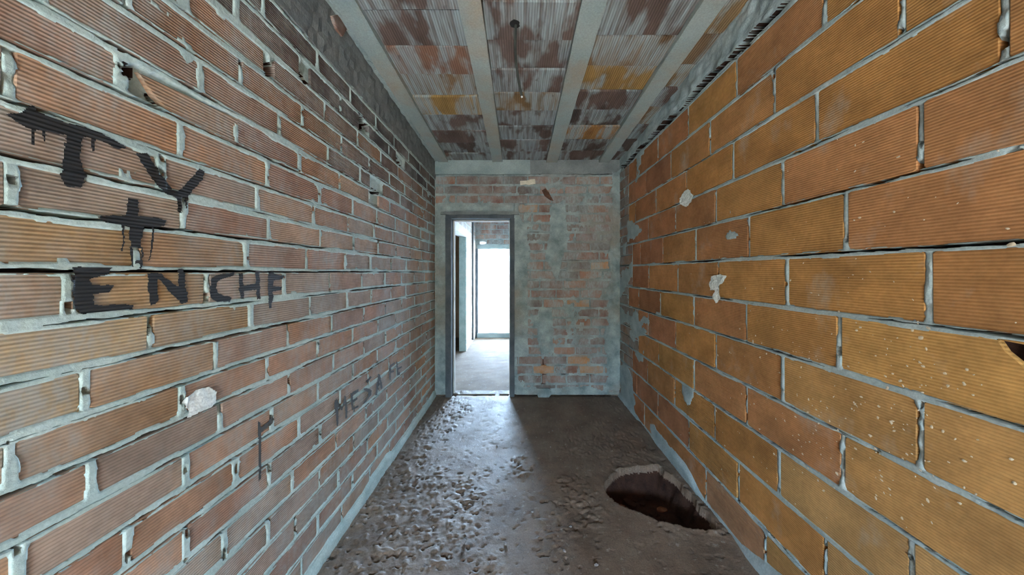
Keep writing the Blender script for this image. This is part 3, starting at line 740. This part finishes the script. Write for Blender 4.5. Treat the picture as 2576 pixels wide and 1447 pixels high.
small = [
 ('letter_m', ([(868,1110),(895,1088),(902,1180),(907,1260),(902,1352),(886,1347),(878,1240),(864,1180)], [(953,1066),(972,1073),(988,1200),(983,1279),(966,1284),(962,1180)], [(888,1105),(935,1172),(960,1070),(968,1112),(938,1212),(893,1170)])),
 ('letter_e', ([(1010,1045),(1037,1038),(1037,1120),(1042,1197),(1026,1204),(1016,1130)], [(1030,1036),(1088,1006),(1088,1032),(1035,1069)], [(1035,1106),(1078,1076),(1078,1102),(1038,1134)], [(1030,1178),(1088,1152),(1088,1172),(1040,1204)])),
 ('letter_s', ([(1148,938),(1200,886),(1210,903),(1165,958)], [(1128,1003),(1165,996),(1209,1018),(1204,1062),(1152,1134),(1120,1154),(1130,1138),(1172,1070),(1176,1042),(1138,1028)])),
 ('letter_a', ([(1266,866),(1288,878),(1254,1068),(1238,1068)], [(1268,866),(1288,898),(1309,1002),(1290,1014)], [(1248,962),(1303,942),(1303,964),(1248,988)])),
 ('letter_f', ([(1366,798),(1384,798),(1381,927),(1368,932)], [(1372,792),(1421,762),(1418,783),(1378,818)], [(1373,846),(1413,836),(1413,853),(1375,868)])),
 ('letter_e', ([(1427,753),(1442,758),(1453,858),(1468,848),(1463,883),(1438,888)], [(1445,816),(1483,797),(1483,814),(1448,836)])),
]
for i, (nm, polys) in enumerate(small):
    skin('graffiti_'+nm, L_(*[Z7(*q) for q in polys]), M['worn_paint'], XL, 1, wall_left, HL, seed=600+i*9, wob=0.003, step=0.003)
skin('graffiti_stroke', L_([(645,1058),(654,1063),(656,1130),(655,1206),(648,1212),(647,1130)], [(650,1078),(670,1063),(686,1043),(682,1067),(655,1089)]), M['worn_paint'], XL, 1, wall_left, HL, seed=700, wob=0.002, step=0.0025)
# dabs of plaster
skin('plaster_dab', L_([(455,1000),(470,990),(485,980),(520,976),(536,985),(536,1012),(520,1025),(500,1035),(470,1050),(455,1055),(465,1035),(448,1015)]), M['plaster'], XL, 1, wall_left, HL, th=0.002, seed=720, lump=0.012, wob=0.006, streak=False)
HR = (ur, vr, Hr)
def R_(*polys): return [[on_right(*p) for p in q] for q in polys]
skin('plaster_dab', R_([(1713,500),(1725,480),(1735,474),(1748,490),(1743,510),(1730,522),(1714,515)]), M['plaster'], XR, -1, wall_right, HR, th=0.002, seed=740, lump=0.012, wob=0.008, streak=False)
skin('plaster_dab', R_([(1787,710),(1795,695),(1815,689),(1832,694),(1824,710),(1812,722),(1816,750),(1806,764),(1797,747),(1802,732),(1789,730)]), M['plaster'], XR, -1, wall_right, HR, th=0.002, seed=760, lump=0.012, wob=0.006, streak=False)

# pale paint splashes on the right wall (too many and too small to pick apart)
V_, Fc = [], []
rs = random.Random(5)
for k in range(330):
    if k < 250: px = rs.gauss(2120, 190); py = rs.gauss(1010, 130)
    else: px = rs.uniform(1700, 2570); py = rs.uniform(350, 1400)
    if px < 1660 or px > 2620: continue
    u0_, v0_ = on_right(px, py)
    if v0_ < 0.25: continue
    iu = min(np.searchsorted(ur, u0_), len(ur)-1); iv = min(np.searchsorted(vr, v0_), len(vr)-1)
    hh = max(0.0022, min(0.008, float(Hr[iu, iv])))+0.0008
    r_ = rs.choice([0.0013, 0.0016, 0.002, 0.0025, 0.0035])*(1.5 if rs.random() < 0.12 else 1); b0 = len(V_); ang = rs.uniform(0, 3); el = rs.uniform(1, 2.0)
    for j in range(7):
        t_ = 2*math.pi*j/7; q = r_*rs.uniform(0.7, 1.2); a_ = q*math.cos(t_)*el; c_ = q*math.sin(t_)
        V_.append((XR-hh, u0_+a_*math.cos(ang)-c_*math.sin(ang), v0_+a_*math.sin(ang)+c_*math.cos(ang)))
    V_.append((XR-hh-0.0012, u0_, v0_))
    Fc += [(b0+j, b0+(j+1) % 7, b0+7) for j in range(7)]
o = mesh_obj('paint_splashes', V_, Fc, M['chip'], wall_right); o['kind'] = 'stuff'

# ------------------------------------------------------------------ REAR PART OF THE ROOM (behind the viewer)
struct(boxes('floor_rear_bounce', [(XL-0.2, XR+0.2, YB-0.4, -0.50, -0.12, -0.004)], M['ground']))  # unseen floor, coloured pale to bounce sunlight onto the walls
struct(boxes('floor_middle', [(XL-0.2, XR+0.2, -0.51, 0.96, -0.12, -0.002)], M['floor']))
struct(boxes('wall_left_rear', [(XL-0.15, XL-0.004, YB-0.1, U0+0.01, -0.1, 2.95)], M['wall_plain']))
struct(boxes('wall_right_rear', [(XR+0.004, XR+0.15, YB-0.1, U0+0.01, -0.1, 2.95)], M['wall_plain']))
struct(boxes('wall_rear', [(XL-0.15, -0.55, YB-0.15, YB, -0.1, 2.95), (0.75, XR+0.15, YB-0.15, YB, -0.1, 2.95), (-0.56, 0.76, YB-0.15, YB, 2.0, 2.95)], M['wall_plain']))
struct(boxes('ceiling_rear', [(XL-0.1, XR+0.1, YB-0.1, 0.40, 2.71, 2.80)], M['dark_concrete']))
struct(boxes('wall_sky_blocker', [(-8, 8, -6.6, -6.4, -0.1, 2.5)], M['blocker_green']))  # unseen wall, added dark to hold back sky light at the rear
struct(boxes('floor_courtyard', [(-40, XR+0.3, -60, YB-0.15, -0.30, -0.10)], M['soil']))
# masonry cores behind the brick skins
boxes('wall_core', [(XL-0.22, XL-0.11, U0-0.02, YE+0.2, -0.3, 2.95)], M['dark_concrete'], wall_left) if False else None
boxes('wall_core', [(XL-0.24, XL-0.105, U0-0.02, YF+0.12, -0.3, 2.95)], M['dark_concrete'], wall_left)
boxes('wall_core', [(XR+0.105, XR+0.24, U0-0.02, YF+0.12, -0.3, 2.95)], M['dark_concrete'], wall_right)
boxes('wall_core', [(XL-0.1, DX0, YF+0.055, YF+0.12, -0.1, 2.95), (DX1, XR+0.12, YF+0.055, YF+0.12, -0.1, 2.95), (DX0-0.01, DX1+0.01, YF+0.055, YF+0.12, DZ, 2.95)], M['wall_pale'], wall_far)

# ------------------------------------------------------------------ NEXT ROOM
Y2 = YF+0.12
struct(rough_box('floor_next_room', (XL-1.6, XR+0.2, YF+0.035, YE+0.25, -0.12, -0.008), M['floor_dusty'], None, (30, 40, 1), 0.0015))
struct(boxes('ceiling_next_room', [(XL-1.7, XR+0.2, YF+0.05, YE+0.3, 2.56, 2.95)], M['concrete']))
struct(boxes('floor_ground', [(-40, 40, YE+0.26, 60, -0.30, -0.10), (XR+0.3, 40, YB-0.16, YE+0.27, -0.30, -0.10)], M['ground']))
struct(boxes('ceiling_sky_blocker', [(-3, 3, YE+0.2, YE+3.4, 2.12, 2.30)], M['concrete']))  # unseen slab added to cut high sky light entering the exit
struct(boxes('wall_next_right', [(XR+0.05, XR+0.20, YF+0.05, 5.05, -0.1, 2.95), (XR+0.05, XR+0.20, 5.35, YE+0.2, -0.1, 2.95), (XR+0.05, XR+0.20, 5.04, 5.36, -0.1, 1.50), (XR+0.05, XR+0.20, 5.04, 5.36, 1.8, 2.95)], M['wall_pale']))
OY0, OY1, OZ = 4.15, 5.11, 1.97            # side doorway in the left wall of the next room
XN2 = -0.914; TH = 0.125
wn = struct(boxes('wall_next_left', [(XN2-TH, XN2-0.004, Y2-0.02, OY0, -0.1, 2.60), (XN2-TH, XN2-0.004, OY1, YE+0.02, -0.1, 2.60), (XN2-TH, XN2-0.004, OY0-0.01, OY1+0.01, OZ+0.10, 2.60)], M['mortar_left']))
rough_box('lintel', (XN2-TH-0.005, XN2+0.006, OY0-0.12, OY1+0.10, OZ, OZ+0.13), M['wall_pale'], wn, (1, 10, 1), 0.003)
placeN = lambda u, v, n: (XN2+n, u, v)
palN = [(0.46,0.38,0.32),(0.42,0.33,0.27),(0.48,0.42,0.36),(0.40,0.29,0.22)]
varN = [brick_mesh('brick_next', jit_outline(*nomL, 0.002), M['brick_left'], tow_left, depth=0.02) for _ in range(4)]
z = 0.0; i = 0
while z < 2.5:
    js = [OY1+0.01]+[OY1+0.01+0.285*k-(0.14 if i % 2 else 0) for k in range(1, 5)]
    js = [j for j in js if j < YE-0.05]+[YE]
    lay(wn, [(z, z+0.1, js)], varN, nomL, placeN, palN, gap=0.014)
    if z > OZ+0.12: lay(wn, [(z, z+0.1, [Y2+0.4, Y2+0.685, Y2+0.97, Y2+1.255, Y2+1.54, OY1])], varN, nomL, placeN, palN, gap=0.014)
    z += 0.1; i += 1
# room seen through the side doorway
struct(boxes('wall_side_room', [(XN2-1.5, XN2-1.4, 3.2, YE+0.2, -0.1, 2.6), (XN2-1.5, XN2-TH, YE, YE+0.1, -0.1, 2.6), (XN2-1.5, XN2-TH, 3.2, 3.3, -0.1, 2.6)], M['wall_plain']))
pipe = tube('wall_conduit', [(XN2+0.018, 5.72+0.01*math.sin(zz*3), zz) for zz in np.linspace(0.05, 2.5, 20)], 0.017, M['frame'])
tag(pipe, 'dark conduit running up the bright brick wall beyond the doorway', 'pipe')
# end wall with the way out
EX0, EX1, EZ = -0.862, 0.15, 1.85
we = struct(boxes('wall_end', [(XN2-0.05, EX0, YE+0.004, YE+0.15, -0.1, 2.60), (EX1, XR+0.12, YE+0.004, YE+0.15, -0.1, 2.60),
    (EX0, -0.83, YE+0.004, YE+0.15, EZ+0.09, 2.6), (-0.69, EX1, YE+0.004, YE+0.15, EZ+0.09, 2.6), (-0.835, -0.685, YE+0.004, YE+0.15, 2.03, 2.6)], M['mortar_far']))
an = np.linspace(0, 2*math.pi, 25)[:-1]
elq = [(-0.775+0.082*math.cos(t), 1.977+0.031*math.sin(t)) for t in an]; oq = [(-0.76+0.076*max(-1, min(1, 1.5*math.cos(t))), 1.985+0.046*max(-1, min(1, 1.5*math.sin(t)))) for t in an]
n = len(an); V_ = [(x, YE+d, z) for d in (-0.008, 0.15) for q in (elq, oq) for (x, z) in q]
Fc = [f for i in range(n) for j in [(i+1) % n] for f in ((i, j, n+j, n+i), (2*n+i, 3*n+i, 3*n+j, 2*n+j), (i, 2*n+i, 2*n+j, j), (n+i, n+j, 3*n+j, 3*n+i))]
mesh_obj('vent_surround', V_, Fc, M['mortar_far'], we)
rough_box('lintel', (EX0-0.02, EX1+0.1, YE-0.004, YE+0.14, EZ, EZ+0.09), M['concrete'], we, (14, 1, 2), 0.006)
rough_box('jamb', (XN2-0.01, EX0, YE-0.02, YE+0.15, 0.0, EZ), M['frame'], we, (1, 1, 12), 0.002)
rough_box('threshold', (EX0-0.02, EX1+0.1, YE-0.03, YE+0.16, -0.05, 0.09), M['concrete'], we, (12, 1, 1), 0.003)
placeE = lambda u, v, n: (u, YE-n, v)
z = EZ+0.095; i = 0
while z < 2.5:
    js = clip([-1.1+0.255*k+(0.12 if i % 2 else 0) for k in range(9)], XN2, XR)
    if i == 0: 
        lay(we, [(z, z+0.1, [-0.685]+[j for j in js if j > -0.6])], varF, nomF, placeE, palFar, gap=0.014)
    else: lay(we, [(z+0.012, z+0.112 if i > 0 else z+0.1, js)], varF, nomF, placeE, palFar, gap=0.014)
    z += 0.1; i += 1

# ------------------------------------------------------------------ LOOSE PIECES ON THE FLOOR
def fz(x, y):
    iu = min(max(np.searchsorted(uf, x), 0), len(uf)-1); iv = min(max(np.searchsorted(vf, y), 0), len(vf)-1); return float(Z[iu, iv])
def chunk_mesh(name, size, m, seed, flat=0.5):
    import bmesh
    r = random.Random(seed); bm = bmesh.new()
    bmesh.ops.create_icosphere(bm, subdivisions=1, radius=1)
    for v in bm.verts:
        k = r.uniform(0.65, 1.15); v.co *= k
        v.co.x *= size*r.uniform(.9, 1.1); v.co.y *= size*0.7; v.co.z *= size*flat
    zmin = min(v.co.z for v in bm.verts)
    for v in bm.verts: v.co.z -= zmin
    me = bpy.data.meshes.new(name); bm.to_mesh(me); bm.free(); me.materials.append(m); return me
def shard_mesh(name, l, w, h, m, seed):
    r = random.Random(seed); j = lambda: r.uniform(0.75, 1.15)
    V_ = []
    for zc in (0, h):
        for (x, y) in ((-l, -w), (l*0.2, -w), (l, -w*0.4), (l*0.8, w), (-l*0.3, w), (-l, w*0.3)): V_.append((x*j(), y*j(), zc*j()))
    Fc = [(5,4,3,2,1,0), (6,7,8,9,10,11)]+[(i, (i+1) % 6, (i+1) % 6+6, i+6) for i in range(6)]
    me = bpy.data.meshes.new(name); me.from_pydata(V_, [], Fc); me.update(); me.materials.append(m); return me
shards = [shard_mesh('brick_fragment', random.uniform(.02, .045), random.uniform(.014, .026), random.uniform(.012, .026), M['earth' if k % 3 else 'debris_red'], k) for k in range(8)]
placed = []
for k in range(400):
    if len(placed) > 21: break
    t_ = random.uniform(0, 2*math.pi); r_ = math.sqrt(random.random())*0.86
    x = min(cxh+0.28*r_*math.cos(t_), XR-0.07); y = cyh+0.24*r_*math.sin(t_)
    me = random.choice(shards); rr = max(math.hypot(v.co.x, v.co.y) for v in me.vertices)
    if any(math.hypot(x-p[0], y-p[1]) < (rr+p[2])*0.80 for p in placed) or math.hypot(x-0.82, y-1.70) < 0.10 or max(fz(x+dx, y+dy) for dx in (-.04, 0, .04) for dy in (-.04, 0, .04)) > -0.06: continue
    placed.append((x, y, rr))
    o = bpy.data.objects.new('brick_fragment', me); C.objects.link(o)
    o.location = (x, y, fz(x, y)-0.006); o.rotation_euler = (random.uniform(-.3,.3), random.uniform(-.3,.3), random.uniform(0, 6.28))
    tag(o, 'reddish brown brick fragment lying in the pit in the floor', 'brick fragment', 'brick fragments in the floor pit')
me = shard_mesh('broken_slab', 0.075, 0.035, 0.022, M['debris'], 77)
o = link(bpy.data.objects.new('broken_slab', me)); x, y = 0.82, 1.70; o.location = (x, y, fz(x, y)-0.004); o.rotation_euler = (0.1, -0.1, 0.2)
tag(o, 'grey flat slab piece, largest of the rubble at the near rim of the floor pit', 'rubble')
crumbs = [chunk_mesh('mortar_crumb', 0.010, M['debris'], k, 0.55) for k in range(6)]
spots = [(1168,1368,1.7),(1050,1205,1.1),(1035,1200,1.0),(1010,1262,1.1),(975,1300,1.3),(960,1345,1.2),(1120,1112,0.9),(1250,1122,0.9),(1090,1325,1.0),(1272,1372,1.1),
         (905,1430,1.2),(1165,1300,.9),(1180,1200,.8),(1100,1155,.8),(1340,1290,1.0),(1436,1325,1.2),(1420,1390,1.0),(1385,1125,.9),(1390,1085,.9),(1215,1260,.9),(1040,1290,1.1),(1130,1400,1.0),(1230,1420,1.1),(1500,1425,1.2),(1130,1040,.8)]
for (px, py, s) in spots:
    x, y = on_floor(px, py)
    o = bpy.data.objects.new('mortar_crumb', random.choice(crumbs)); C.objects.link(o); o.location = (x, y, fz(x, y)-0.001)
    o.scale = (s, s, s); o.rotation_euler = (0, 0, random.uniform(0, 6.28))
    tag(o, 'small dark crumb of mortar lying loose on the rough floor', 'crumb', 'mortar crumbs on the floor')
